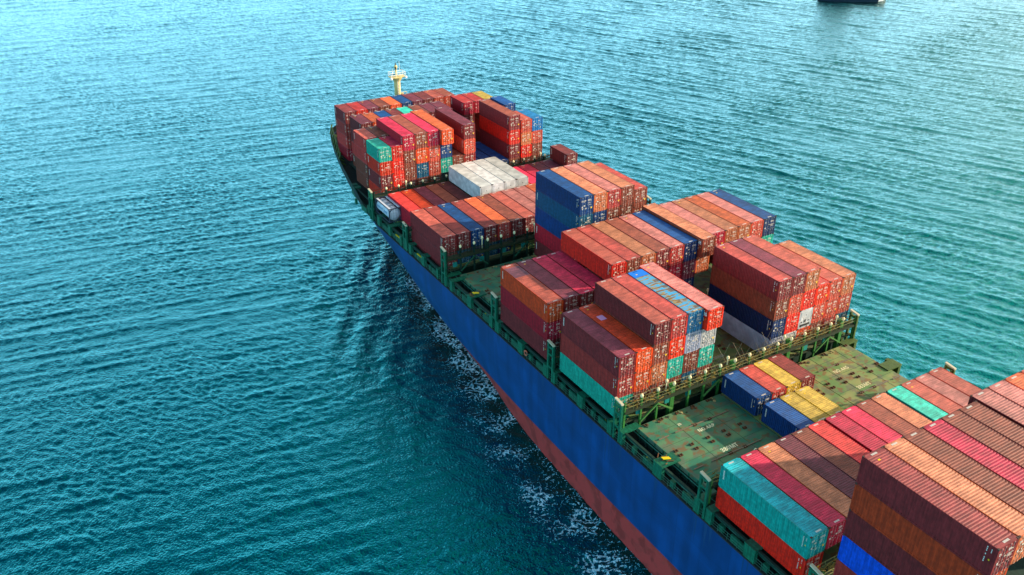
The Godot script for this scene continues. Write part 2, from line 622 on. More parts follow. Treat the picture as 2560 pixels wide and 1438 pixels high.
	for p in pillars:
		for q in 2:
			var zc: float = p[0] + sr.randf_range(-0.7, 0.7)
			if zc < -22.0:
				continue
			mb = MB.new()
			var wd := sr.randf_range(0.10, 0.28)
			var y := DECK - 0.05
			var ln := sr.randf_range(1.2, 5.0)
			for k in 6:
				var ya := y - ln * k / 6.0
				var yb := y - ln * (k + 1) / 6.0
				var wa := wd * (1.0 - k / 6.0)
				var wb := wd * (1.0 - (k + 1) / 6.0)
				mb.quad(Vector3(hull_x(zc, ya) - 0.006, ya, zc - wa), Vector3(hull_x(zc, ya) - 0.006, ya, zc + wa), Vector3(hull_x(zc, yb) - 0.006, yb, zc + wb), Vector3(hull_x(zc, yb) - 0.006, yb, zc - wb))
			obj("rust_run", mb.mesh(), mat("hull_stain", Color8(8, 58, 104), 0.6), ship)
	for i in pillars.size() - 1:
		var za: float = pillars[i][0] + pillars[i][1] / 2.0
		var zb: float = pillars[i + 1][0] - pillars[i + 1][1] / 2.0
		if zb - za < 0.6:
			continue
		mb = MB.new()
		for hgt in [0.35, 0.7, 1.05]:
			mb.tube(Vector3(sheer_x(za) + 0.12, DECK + hgt, za), Vector3(sheer_x(zb) + 0.12, DECK + hgt, zb), 0.028, 5)
		var k := int((zb - za) / 1.4)
		for q in k:
			var zz := za + (q + 0.7) * (zb - za) / (k + 0.4)
			mb.tube(Vector3(sheer_x(zz) + 0.12, DECK, zz), Vector3(sheer_x(zz) + 0.12, DECK + 1.05, zz), 0.03, 5)
		obj("handrail", mb.mesh(), mat("rail_green", Color8(44, 92, 76), 0.6), ship)
		# beam that carries the outer row
		mb = MB.new()
		mb.box(Vector3(sheer_x(za) + 0.35, HATCH - 0.30, za), Vector3(sheer_x(za) + 0.62, HATCH - 0.02, zb))
		obj("deck_beam", mb.mesh(), dark, ship)
		# green boxes and vents along the walkway
		if zb - za > 3.0:
			for q in 2:
				mb = MB.new()
				var zz: float = lerp(za, zb, 0.25 + 0.42 * q + 0.1 * rng.randf())
				mb.box(Vector3(0.0, DECK, zz - 0.30), Vector3(0.4, DECK + 1.0, zz + 0.30))
				obj("deck_locker", mb.mesh(), green, ship)
			mb = MB.new()
			var z0 := zb - 2.1
			mb.box(Vector3(-0.05, DECK + 0.1, z0), Vector3(0.12, DECK + 1.1, zb - 0.1))
			obj("fender_board", mb.mesh(), green, ship)
			mb = MB.new()
			if i % 3 != 2:
				continue
			mb.box(Vector3(-0.07, DECK + 1.1, z0), Vector3(0.16, DECK + 1.18, zb - 0.1))
			obj("yellow_edge", mb.mesh(), mat("yellow_paint", Color8(232, 196, 20), 0.6), ship)
	# pipes that run along the walkway
	for q in [[0.9, 0.45, 0.07], [1.15, 0.45, 0.05], [1.75, 1.25, 0.06]]:
		mb = MB.new()
		mb.tube(Vector3(q[0], DECK + q[1], -58.0), Vector3(q[0], DECK + q[1], 88.0), q[2], 6)
		obj("deck_pipe", mb.mesh(), mat("pipe_green", Color8(40, 110, 92), 0.5), ship)
	mb = MB.new()
	for i in 16:
		var t0 := TAU * i / 16.0
		var t1 := TAU * (i + 1) / 16.0
		mb.tube(Vector3(-0.02, DECK + 0.75 + 0.36 * sin(t0), -8.0 + 0.36 * cos(t0)), Vector3(-0.02, DECK + 0.75 + 0.36 * sin(t1), -8.0 + 0.36 * cos(t1)), 0.09, 6)
	obj("lifebuoy", mb.mesh(), mat("lifebuoy_orange", Color8(226, 110, 80), 0.6), ship)
	# side rail plate at the deck edge
	mb = MB.new()
	z = -60.0
	while z < 90.0:
		mb.box(Vector3(-0.34, DECK - 0.06, z), Vector3(0.05, DECK + 0.10, z + 2.98))
		z += 3.0
	obj("deck_edge", mb.mesh(), mat("edge_brown", Color8(48, 50, 46), 0.8, 0.0, "side", 0.4), ship)
	for p in [[0.9, -20.8], [0.9, -19.6], [0.9, -51.3], [0.9, -50.1], [1.4, -67.0], [0.9, 9.6], [0.9, 18.0]]:
		mb = MB.new()
		mb.tube(Vector3(p[0], DECK, p[1]), Vector3(p[0], DECK + 0.32, p[1]), 0.30, 12)
		obj("yellow_drum", mb.mesh(), mat("yellow_drum", Color8(238, 214, 10), 0.5), ship)
	for p in [[0.5, -24.1], [0.5, 20.9]]:
		mb = MB.new()
		mb.hexa([Vector3(p[0] + 0.1, -9.0, p[1] - 0.5), Vector3(p[0] + 0.9, -9.0, p[1] - 0.1), Vector3(p[0] + 0.9, -9.0, p[1] + 0.35), Vector3(p[0] + 0.1, -9.0, p[1] + 0.0), Vector3(p[0] + 0.1, -8.9, p[1] - 0.5), Vector3(p[0] + 0.9, -8.9, p[1] - 0.1), Vector3(p[0] + 0.9, -8.9, p[1] + 0.35), Vector3(p[0] + 0.1, -8.9, p[1] + 0.0)])
		obj("yellow_sign", mb.mesh(), mat("yellow_paint", Color8(232, 196, 20), 0.6), ship)
		mb = MB.new()
		for q in 7:
			var a := Vector3(0.0 + rng.randf() * 1.6, -9.13 + 0.05 * q / 7.0, p[1] - 0.8 + rng.randf() * 1.6)
			mb.bar(a, a + Vector3(rng.randf_range(-0.8, 0.8), 0.05, rng.randf_range(-0.8, 0.8)), 0.09, 0.07)
		obj("twistlock_heap", mb.mesh(), mat("rusty", Color8(112, 74, 44), 0.85), ship)
	# bridges between the bays
	lashing_bridge(-61.75, 0.4, 40.0, -6.6, -5.5, 0, dark)
	lashing_bridge(-47.0, 0.3, 40.2, -7.2, -6.3, 0, dark)
	lashing_bridge(-32.6, 0.2, 40.2, -6.6, -4.9, 2, dark)
	lashing_bridge(-16.6, 0.2, 40.4, -6.9, -5.4, 2, dark)
	lashing_bridge(-1.6, 0.2, 40.4, -6.9, -5.4, 1, dark)
	lashing_bridge(13.1, 0.45, 40.6, -6.95, -5.5, 2, worn)
	lashing_bridge(28.2, 0.45, 40.6, -6.9, -5.7, 0, worn)
	lashing_bridge(43.4, 0.45, 40.6, -6.9, -5.7, 0, worn)
	# mid posts on the starboard edge
	for zz in [20.3]:
		mb = MB.new()
		mb.box(Vector3(40.1, DECK, zz - 0.7), Vector3(40.75, -9.3, zz + 0.7))
		obj("pillar", mb.mesh(), worn, ship)
	mast()

func lashing_bridge(zc: float, x0: float, x1: float, yp: float, yt: float, style: int, m: Material) -> void:
	var base := DECK - 0.1
	var mb := MB.new()
	var worn: bool = m == mats["worn_green_steel"]
	# walkway with edge beams
	mb.box(Vector3(x0, yp - 0.06, zc - 0.55), Vector3(x1, yp, zc + 0.55))
	for s in [-0.55, 0.55]:
		mb.box(Vector3(x0, yp - 0.34, zc + s - 0.05), Vector3(x1, yp - 0.063, zc + s + 0.05))
	mb.box(Vector3(x0, HATCH + 0.3, zc - 0.12), Vector3(x1, HATCH + 0.5, zc + 0.12))
	var lb := obj("lashing_bridge", mb.mesh(), mat("walk_dark", Color8(42, 58, 36), 0.8, 0.0, "side", 0.5), ship)
	lb.set_meta("label", "green lashing bridge walkway between two bays of boxes")
	var n := 16
	for i in n + 1:
		var x: float = lerp(x0 + 0.05, x1 - 0.05, float(i) / n)
		mb = MB.new()
		var wide := i % 4 == 3
		if wide:
			mb.box(Vector3(x - 0.30, base, zc - 0.30), Vector3(x + 0.30, yt - 0.3, zc + 0.30))
		else:
			mb.box(Vector3(x - 0.13, base, zc + 0.40), Vector3(x + 0.13, yt - 0.25, zc + 0.46))
			mb.box(Vector3(x - 0.02, base, zc + 0.28), Vector3(x + 0.02, yt - 0.25, zc + 0.395))
			mb.box(Vector3(x - 0.13, base, zc + 0.22), Vector3(x + 0.13, yt - 0.25, zc + 0.275))
		obj("post", mb.mesh(), mat("post_green", Color8(56, 128, 56), 0.6, 0.0, "side", 0.5) if worn else m, lb)
		if i > 0 and i < n:
			mb = MB.new()
			mb.tube(Vector3(x, yt - 0.32, zc + 0.34), Vector3(x, yt - 0.22, zc + 0.34), 0.1, 6)
			mb.ball(Vector3(x, yt - 0.02, zc + 0.34), 0.22, 0.30, 8)
			obj("floodlight", mb.mesh(), mat("cream_paint", Color8(238, 226, 176), 0.5), lb)
			if wide:
				mb = MB.new()
				mb.ball(Vector3(x - 0.72, yt + 0.25, zc - 0.25), 0.21, 0.30, 8)
				mb.tube(Vector3(x - 0.72, yp, zc - 0.25), Vector3(x - 0.72, yt + 0.0, zc - 0.25), 0.07, 6)
				obj("floodlight", mb.mesh(), mat("cream_paint", Color8(238, 226, 176), 0.5), lb)
	# rails
	for s in [-0.5, 0.5]:
		mb = MB.new()
		for hgt in [0.5, 1.0]:
			mb.tube(Vector3(x0, yp + hgt, zc + s), Vector3(x1, yp + hgt, zc + s), 0.026, 5)
		for i in 33:
			var x: float = lerp(x0, x1, i / 32.0)
			mb.tube(Vector3(x, yp, zc + s), Vector3(x, yp + 1.0, zc + s), 0.024, 5)
		obj("handrail", mb.mesh(), mat("rail_worn", Color8(122, 126, 74), 0.6) if worn else m, lb)
	# braces
	var step := (x1 - x0) / n
	for i in [1, 5, 9, 13]:
		if style == 0:
			continue
		var xm: float = x0 + (i + 1) * step
		for s in [-1.0, 1.0]:
			mb = MB.new()
			mb.bar(Vector3(xm, yp - 0.5, zc + 0.52), Vector3(xm + s * step * 0.98, HATCH + 0.15, zc + 0.52), 0.17, 0.17)
			obj("brace", mb.mesh(), mat("brace_green", Color8(72, 124, 62), 0.6) if worn else mat("brace_dark", Color8(30, 86, 62), 0.6), lb)
	# lashing rods and turnbuckles left on the walkway
	mb = MB.new()
	for i in (420 if worn else 120):
		var x := rng.randf_range(x0 + 0.6, x1 - 0.6)
		var a := Vector3(x, yp + rng.randf_range(0.04, 0.75), zc + rng.randf_range(-0.5, 0.45))
		mb.bar(a, a + Vector3(rng.randf_range(-1.1, 1.1), rng.randf_range(-0.35, 0.35), rng.randf_range(-0.25, 0.25)), 0.07, 0.06)
	var rods := obj("lashing_rods", mb.mesh(), mat("rod_rust", Color8(124, 104, 44), 0.75) if worn else mat("rod_dark", Color8(58, 48, 36), 0.8), lb)
	rods.set_meta("kind", "stuff")
	# crossed rods from the walkway up to the boxes
	mb = MB.new()
	for i in n:
		var xa: float = lerp(x0 + 0.05, x1 - 0.05, float(i) / n)
		for side in ([-1.0, 1.0] if worn else [-1.0]):
			if rng.randf() < 0.25:
				continue
			var zz: float = zc + side * 0.5
			var reach: float = zc + side * 0.72
			mb.tube(Vector3(xa + 0.2, yp + 0.1, zz), Vector3(xa + 2.2, yp + 3.4, reach), 0.022, 4)
			mb.tube(Vector3(xa + 2.3, yp + 0.1, zz), Vector3(xa + 0.3, yp + 3.4, reach), 0.022, 4)
	if style > 0 and zc > 0.0:
		obj("crossed_lashings", mb.mesh(), mat("rod_steel", Color8(120, 112, 90), 0.6), lb).set_meta("kind", "stuff")
	# boxes and panels hung below the walkway
	for i in 9:
		mb = MB.new()
		var x: float = x0 + 1.2 + i * 4.1 + rng.randf() * 1.2
		var y := HATCH + 0.7 + rng.randf() * 0.7
		mb.box(Vector3(x, y, zc + 0.1), Vector3(x + 0.7, y + 0.8, zc + 0.3))
		obj("socket_box", mb.mesh(), mat("box_teal", Color8(16, 120, 112), 0.6), lb)
	# frames at the two ends
	for port in [true, false]:
		mb = MB.new()
		var xo := -0.12 if port else 40.72
		var yb := DECK - 0.1
		for s in [-0.55, 0.55]:
			mb.box(Vector3(xo - 0.15, yb, zc + s - 0.15), Vector3(xo + 0.15, yt - 0.1, zc + s + 0.15))
		for yy in [yp + 0.9, yp - 0.2, HATCH + 0.3]:
			mb.box(Vector3(xo - 0.148, yy - 0.14, zc - 0.4), Vector3(xo + 0.148, yy + 0.14, zc + 0.4))
		obj("end_frame", mb.mesh(), mat("green_steel", GREEN) if port else m, lb)
		mb = MB.new()
		mb.hexa([Vector3(xo - 0.17, yt + 0.1, zc - 0.72), Vector3(xo + 0.17, yt + 0.1, zc - 0.72), Vector3(xo + 0.17, yt - 0.12, zc + 0.72), Vector3(xo - 0.17, yt - 0.12, zc + 0.72), Vector3(xo - 0.17, yt + 0.26, zc - 0.72), Vector3(xo + 0.17, yt + 0.26, zc - 0.72), Vector3(xo + 0.17, yt + 0.06, zc + 0.72), Vector3(xo - 0.17, yt + 0.06, zc + 0.72)])
		obj("cap", mb.mesh(), mat("white_cap", Color8(186, 180, 152), 0.6), lb)

func mast() -> void:
	var cream := mat("mast_cream", Color8(240, 214, 140), 0.55, 0.0, "side", 0.5)
	var white := mat("mast_white", Color8(236, 232, 222), 0.5)
	var c := Vector3(23.0, 0, -99.6)
	var mb := MB.new()
	mb.tube(c + Vector3(0, -9.2, 0), c + Vector3(-0.05, 3.1, 0), 0.8, 16, 0.68)
	var post := obj("foremast", mb.mesh(), cream, ship)
	post.set_meta("label", "cream foremast with a white lookout platform and lamps")
	mb = MB.new()
	mb.tube(c + Vector3(-0.05, 2.2, 0), c + Vector3(-0.05, 3.2, 0), 0.7, 12, 1.35)
	mb.box(c + Vector3(-1.75, 3.2, -0.9), c + Vector3(1.75, 3.32, 0.9))
	obj("platform", mb.mesh(), cream, post)
	mb = MB.new()
	for x in [-1.7, -0.6, 0.6, 1.7]:
		for z in [-0.85, 0.85]:
			mb.tube(c + Vector3(x, 3.3, z), c + Vector3(x, 4.3, z), 0.05, 5)
	for z in [-0.85, 0.85]:
		for y in [3.8, 4.3]:
			mb.tube(c + Vector3(-1.7, y, z), c + Vector3(1.7, y, z), 0.05, 5)
	for x in [-1.7, 1.7]:
		for y in [3.8, 4.3]:
			mb.tube(c + Vector3(x, y, -0.85), c + Vector3(x, y, 0.85), 0.05, 5)
	obj("platform_rail", mb.mesh(), white, post)
	mb = MB.new()
	mb.tube(c + Vector3(-0.2, 3.3, 0), c + Vector3(-0.2, 5.3, 0), 0.24, 10, 0.16)
	mb.ball(c + Vector3(-0.2, 5.4, 0), 0.38, 0.5, 10)
	obj("lamp_column", mb.mesh(), cream, post)
	mb = MB.new()
	mb.tube(c + Vector3(-0.2, 5.8, 0), c + Vector3(-0.2, 6.3, 0), 0.16, 8, 0.1)
	mb.box(c + Vector3(-0.5, 4.9, 0.1), c + Vector3(-0.25, 5.5, 0.45))
	obj("masthead_lamp", mb.mesh(), mat("lamp_dark", Color8(60, 54, 40), 0.5), post)
	mb = MB.new()
	mb.box(c + Vector3(0.5, -1.6, -0.5), c + Vector3(1.9, -1.45, 0.7))
	for x in [0.7, 1.85]:
		mb.tube(c + Vector3(x, -1.5, 0.65), c + Vector3(x, -0.2, 0.65), 0.06, 5)
		mb.bar(c + Vector3(0.5, -2.5, 0.1), c + Vector3(x, -1.5, 0.1), 0.15, 0.15)
	mb.tube(c + Vector3(0.7, -0.2, 0.65), c + Vector3(1.85, -0.2, 0.65), 0.06, 5)
	mb.tube(c + Vector3(1.0, -1.5, 0.0), c + Vector3(1.0, -0.6, 0.0), 0.28, 8, 0.4)
	obj("horn_bracket", mb.mesh(), cream, post)
	mb = MB.new()
	for x in [-0.28, 0.28]:
		mb.tube(c + Vector3(x, -9.0, 0.95), c + Vector3(x, 3.3, 0.82), 0.035, 4)
	for i in 34:
		mb.tube(c + Vector3(-0.28, -8.8 + i * 0.35, 0.94 - i * 0.0037), c + Vector3(0.28, -8.8 + i * 0.35, 0.94 - i * 0.0037), 0.025, 4)
	obj("ladder", mb.mesh(), white, post)
	mb = MB.new()
	mb.tube(c + Vector3(0.9, 3.3, -0.5), c + Vector3(0.9, 6.4, -0.5), 0.04, 5)
	mb.tube(c + Vector3(-1.2, 3.3, 0.4), c + Vector3(-1.2, 5.2, 0.4), 0.04, 5)
	obj("antenna", mb.mesh(), white, post)
	for s in [-1.75, 1.75]:
		mb = MB.new()
		mb.ball(c + Vector3(s, 3.1, 0.9), 0.3, 0.3, 8)
		obj("lamp", mb.mesh(), white, post)

# ---------------------------------------------------------------- hatches
func words_on(parent: Node3D, txt: String, x: float, z: float, wide: float, fade: Color) -> void:
	var tm := TextMesh.new()
	var f := SystemFont.new()
	f.font_names = PackedStringArray(["Droid Sans"])
	f.font_weight = 700
	tm.font = f
	tm.text = txt
	tm.font_size = 64
	tm.pixel_size = 0.01
	tm.depth = 0.01
	var o := obj("painted_text", tm, mat("text_" + fade.to_html(), fade, 0.7), parent)
	var s := wide / tm.get_aabb().size.x
	o.rotation = Vector3(-PI / 2, 0, 0)
	o.scale = Vector3(s, s * 1.05, 1)
	o.position = Vector3(x + wide / 2, HATCH + 0.012, z) - parent.position

func hatch(x0: float, x1: float, z0: float, z1: float, label: String, sockets: Array, lines: Array, bars: Array, tex := "deck") -> Node3D:
	var c := Vector3((x0 + x1) / 2, HATCH - 0.6, (z0 + z1) / 2)
	var o := node("hatch_cover", self, c)
	tag(o, label, "hatch cover", "steel hatch covers of the ship")
	var deck := mat("hatch_" + tex, Color.WHITE, 0.75, 0.0, tex, 0.07)
	var mb := MB.new()
	mb.box(Vector3(x0, HATCH - 0.6, z0) - c, Vector3(x1, HATCH, z1) - c)
	obj("cover_plate", mb.mesh(), deck, o)
	# stiffeners on the edges
	mb = MB.new()
	var z := z0 + 0.5
	while z < z1:
		mb.box(Vector3(x0 - 0.10, HATCH - 0.55, z) - c, Vector3(x0, HATCH - 0.06, z + 0.12) - c)
		mb.box(Vector3(x1, HATCH - 0.55, z) - c, Vector3(x1 + 0.10, HATCH - 0.06, z + 0.12) - c)
		z += 1.5
	obj("edge_stiffener", mb.mesh(), mat("green_steel", GREEN), o)
	# weld seams
	for q in lines:
		mb = MB.new()
		if q[0] == "x":
			mb.box(Vector3(q[1] - 0.025, HATCH, z0 + 0.1) - c, Vector3(q[1] + 0.025, HATCH + 0.018, z1 - 0.1) - c)
		else:
			mb.box(Vector3(x0 + 0.1, HATCH, q[1] - 0.025) - c, Vector3(x1 - 0.1, HATCH + 0.015, q[1] + 0.025) - c)
		obj("seam", mb.mesh(), mat("seam_green", Color8(64, 96, 70), 0.8), o)
	for s in sockets:
		mb = MB.new()
		mb.box(Vector3(s[0] - 0.24, HATCH, s[1] - 0.2) - c, Vector3(s[0] + 0.24, HATCH + 0.07, s[1] + 0.2) - c)
		for k in [-0.17, 0.17]:
			mb.box(Vector3(s[0] + k - 0.06, HATCH + 0.071, s[1] - 0.16) - c, Vector3(s[0] + k + 0.06, HATCH + 0.17, s[1] + 0.16) - c)
		obj("container_socket", mb.mesh(), mat("rusty_dark", Color8(84, 56, 34), 0.85), o)
	if sockets.size() > 6:
		var fr := RandomNumberGenerator.new()
		fr.seed = int(x0 * 10.0) + 3
		for q in 12:
			mb = MB.new()
			var at := Vector3(fr.randf_range(x0 + 0.4, x1 - 0.4), HATCH, z0 + fr.randf_range(0.25, 0.9)) - c
			mb.tube(at, at + Vector3(0, 0.12, 0), fr.randf_range(0.10, 0.2), 8)
			obj("deck_fitting", mb.mesh(), mat("fitting_%d" % (q % 3), [Color8(150, 140, 96), Color8(96, 66, 40), Color8(60, 70, 52)][q % 3], 0.8), o)
	for b in bars:
		mb = MB.new()
		mb.bar(Vector3(b[0], HATCH + 0.1, b[2]) - c, Vector3(b[1], HATCH + 0.1, b[2]) - c, 0.13, 0.1)
		obj("cleat_bar", mb.mesh(), mat("bar_steel", Color8(112, 104, 88), 0.6), o)
	return o

func build_hatches() -> void:
	var pairs := []
	for x in [3.1, 5.5, 8.0, 10.5, 13.1]:
		pairs.append([x, 20.1]); pairs.append([x, 20.95])
	for x in [8.3, 10.6]:
		pairs.append([x, 17.45]); pairs.append([x, 23.6])
	for x in [3.1, 5.5, 8.0, 10.5, 13.0]:
		pairs.append([x, 14.5])
	var h := hatch(2.0, 15.45, 14.15, 26.6, "green hatch cover with NO.4AP and 380MT beside blue boxes", pairs, [["x", 6.4], ["x", 11.6], ["z", 18.9], ["z", 16.2], ["z", 22.2]], [[5.2, 13.7, 17.45], [5.4, 13.2, 23.65], [2.7, 4.2, 17.5], [2.7, 4.2, 23.7]], "deck_shaded")
	words_on(h, "NO.4AP", 7.9, 18.55, 2.5, Color8(206, 214, 180))
	words_on(h, "380MT", 7.7, 22.75, 2.5, Color8(206, 214, 180))
	words_on(h, "20", 6.5, 16.4, 0.5, Color8(206, 214, 180))
	hatch(15.55, 28.2, 14.15, 26.6, "narrow green hatch cover under blue and yellow boxes", [[26.6, 20.1], [26.6, 20.95]], [["z", 18.9]], [])
	pairs = []
	for x in [28.9, 31.2, 33.6, 36.1, 38.3]:
		pairs.append([x, 19.7]); pairs.append([x, 20.6])
	for x in [31.2, 33.5]:
		pairs.append([x, 17.15]); pairs.append([x, 23.2])
	for x in [29.4, 33.9, 38.2]:
		pairs.append([x, 14.5])
	h = hatch(28.3, 38.75, 14.15, 26.6, "sunlit green hatch cover with worn NO.4AS beside the open sea", pairs, [["x", 31.4], ["x", 36.0], ["z", 18.9], ["z", 16.0], ["z", 22.0]], [[29.9, 36.3, 17.15], [30.8, 36.2, 23.25], [37.0, 38.4, 17.2], [37.0, 38.4, 23.3]])
	words_on(h, "NO.4AS", 31.7, 18.25, 2.6, Color8(206, 204, 160))
	words_on(h, "383MT", 31.5, 22.25, 2.4, Color8(206, 204, 160))
	pairs = []
	for x in [15.6, 18.1, 20.7, 23.1]:
		pairs.append([x, 5.6]); pairs.append([x, 6.5])
	h = hatch(15.3, 25.2, -0.5, 12.3, "shaded green hatch cover between two tall stacks of boxes", pairs, [["x", 20.2], ["z", 3.0], ["z", 8.6]], [[16.0, 22.0, 2.6], [16.0, 22.0, 9.4]])
	words_on(h, "330MT", 19.9, 7.6, 2.2, Color8(160, 176, 160))
	pairs = []
	for x in [3.1, 5.6, 8.1, 10.6, 13.0]:
		pairs.append([x, -24.5]); pairs.append([x, -23.6])
	h = hatch(2.0, 15.1, -31.2, -17.6, "empty green hatch cover below the tall blue stack", pairs, [["x", 6.4], ["x", 11.0], ["z", -27.0], ["z", -21.5]], [[3.6, 5.6, -27.6], [6.6, 10.2, -27.6]], "deck_shaded")
	# covers under the full bays
	for q in [[2.0, 38.75, -60.5, -47.9, "green hatch cover under the white refrigerated boxes"], [2.0, 38.75, -46.6, -34.4, "green hatch cover under the low red and blue boxes"], [15.25, 38.75, -31.2, -17.6, "green hatch cover under the tall blue stack"], [2.0, 38.75, -15.4, -3.0, "green hatch cover under the long sunlit salmon boxes"], [2.0, 15.2, -0.5, 12.3, "green hatch cover under the stack with the rusty blue box"], [25.3, 38.75, -0.5, 12.3, "green hatch cover under the stack with the navy box"], [2.0, 38.75, 29.2, 41.8, "green hatch cover under the cyan box and its neighbours"]]:
		hatch(q[0], q[1], q[2], q[3], q[4], [], [], [])

# ---------------------------------------------------------------- containers
func corrugated(n0: float, n1: float, pitch: float, depth: float, place: Callable) -> void:
	# place(u, d) is called for the profile: u along, d depth
	var k := int(round((n1 - n0) / pitch))
	var p := (n1 - n0) / k
	place.call(n0, 0.0)
	for i in k:
		var u := n0 + i * p
		place.call(u + p * 0.26, 0.0)
		place.call(u + p * 0.50, depth)
		place.call(u + p * 0.76, depth)
		place.call(u + p * 1.0, 0.0)

func strip(a: PackedVector3Array, b: PackedVector3Array) -> MB:
	var mb := MB.new()
	for i in a.size() - 1:
		mb.quad(a[i], a[i + 1], b[i + 1], b[i])
	return mb

func cmesh(part: String, l: float, h: float) -> Mesh:
	var key := "%s_%.2f_%.2f" % [part, l, h]
	if meshes.has(key):
		return meshes[key]
	var mb := MB.new()
	var a := PackedVector3Array()
	var b := PackedVector3Array()
	match part:
		"frame":
			for x in [0.0, W - 0.15]:
				for z in [0.0, l - 0.15]:
					mb.box(Vector3(x, 0.1, z), Vector3(x + 0.15, h - 0.1, z + 0.15))
				mb.box(Vector3(x + (0.02 if x < 1 else 0.06), h - 0.1, 0.15), Vector3(x + (0.09 if x < 1 else 0.13), h - 0.03, l - 0.15))
				mb.box(Vector3(x + (0.02 if x < 1 else 0.06), 0.0, 0.15), Vector3(x + (0.09 if x < 1 else 0.13), 0.15, l - 0.15))
			for z in [0.0, l - 0.12]:
				mb.box(Vector3(0.15, h - 0.16, z + 0.01), Vector3(W - 0.15, h - 0.025, z + 0.11))
				mb.box(Vector3(0.15, 0.0, z + 0.01), Vector3(W - 0.15, 0.14, z + 0.11))
			mb.quad(Vector3(0.1, 0.1, 0.1), Vector3(W - 0.1, 0.1, 0.1), Vector3(W - 0.1, 0.1, l - 0.1), Vector3(0.1, 0.1, l - 0.1))
		"casting":
			for x in [-0.003, W - 0.175]:
				for y in [0.0, h - 0.118]:
					for z in [-0.003, l - 0.159]:
						mb.box(Vector3(x, y, z), Vector3(x + 0.178, y + 0.119, z + 0.162))
		"side_panel":
			corrugated(0.15, l - 0.15, 0.278, 0.045, func(u: float, d: float):
				a.append(Vector3(0.035 + d, 0.14, u))
				b.append(Vector3(0.035 + d, h - 0.08, u)))
			mb = strip(a, b)
		"smooth_side":
			mb.quad(Vector3(0.03, 0.14, 0.15), Vector3(0.03, 0.14, l - 0.15), Vector3(0.03, h - 0.08, l - 0.15), Vector3(0.03, h - 0.08, 0.15))
		"front_wall":
			corrugated(0.15, W - 0.15, 0.25, 0.045, func(u: float, d: float):
				a.append(Vector3(u, 0.14, 0.03 + d))
				b.append(Vector3(u, h - 0.1, 0.03 + d)))
			mb = strip(a, b)
		"roof":
			a.append(Vector3(0.06, h - 0.02, 0.06))
			b.append(Vector3(W - 0.06, h - 0.02, 0.06))
			corrugated(0.42, l - 0.42, 0.272, -0.036, func(u: float, d: float):
				a.append(Vector3(0.06, h - 0.02 + d, u))
				b.append(Vector3(W - 0.06, h - 0.02 + d, u)))
			a.append(Vector3(0.06, h - 0.02, l - 0.06))
			b.append(Vector3(W - 0.06, h - 0.02, l - 0.06))
			mb = strip(a, b)
		"smooth_roof":
			mb.box(Vector3(0.05, h - 0.08, 0.05), Vector3(W - 0.05, h - 0.02, l - 0.05))
		"door":
			# one leaf, hinge at x = 0
			var w := (W - 0.32) / 2.0
			a.append(Vector3(0.0, 0.14, 0.0)); b.append(Vector3(w, 0.14, 0.0))
			corrugated(0.22, h - 0.26, 0.46, -0.04, func(u: float, d: float):
				a.append(Vector3(0.0, u, d)); b.append(Vector3(w, u, d)))
			a.append(Vector3(0.0, h - 0.16, 0.0)); b.append(Vector3(w, h - 0.16, 0.0))
			mb = strip(a, b)
			for x in [0.0, w - 0.07]:
				mb.box(Vector3(x, 0.15, 0.004), Vector3(x + 0.07, h - 0.17, 0.03))
		"locking_bar":
			mb.tube(Vector3(0, 0.08, 0.06), Vector3(0, h - 0.1, 0.06), 0.026, 6)
			for y in [0.1, h * 0.3, h * 0.52, h * 0.74, h - 0.14]:
				mb.box(Vector3(-0.07, y - 0.05, 0.032), Vector3(0.07, y + 0.05, 0.088))
			mb.box(Vector3(0.03, h * 0.38, 0.07), Vector3(0.36, h * 0.38 + 0.05, 0.1))
		"machine_end":
			mb.box(Vector3(0.15, 0.14, -0.06), Vector3(W - 0.15, h - 0.16, -0.02))
			mb.box(Vector3(0.3, 1.35, -0.019), Vector3(W - 0.3, h - 0.3, 0.02))
		"machine_grille":
			mb.box(Vector3(0.3, 0.28, -0.019), Vector3(W - 0.3, 0.62, 0.01))
			mb.box(Vector3(0.95, 0.85, -0.019), Vector3(1.35, 1.25, 0.012))
			for x in [0.45, 1.75]:
				mb.box(Vector3(x, 0.9, -0.019), Vector3(x + 0.2, 1.1, 0.011))
			mb.box(Vector3(1.15, 1.9, 0.021), Vector3(1.3, 2.05, 0.03))
	meshes[key] = mb.mesh()
	return meshes[key]

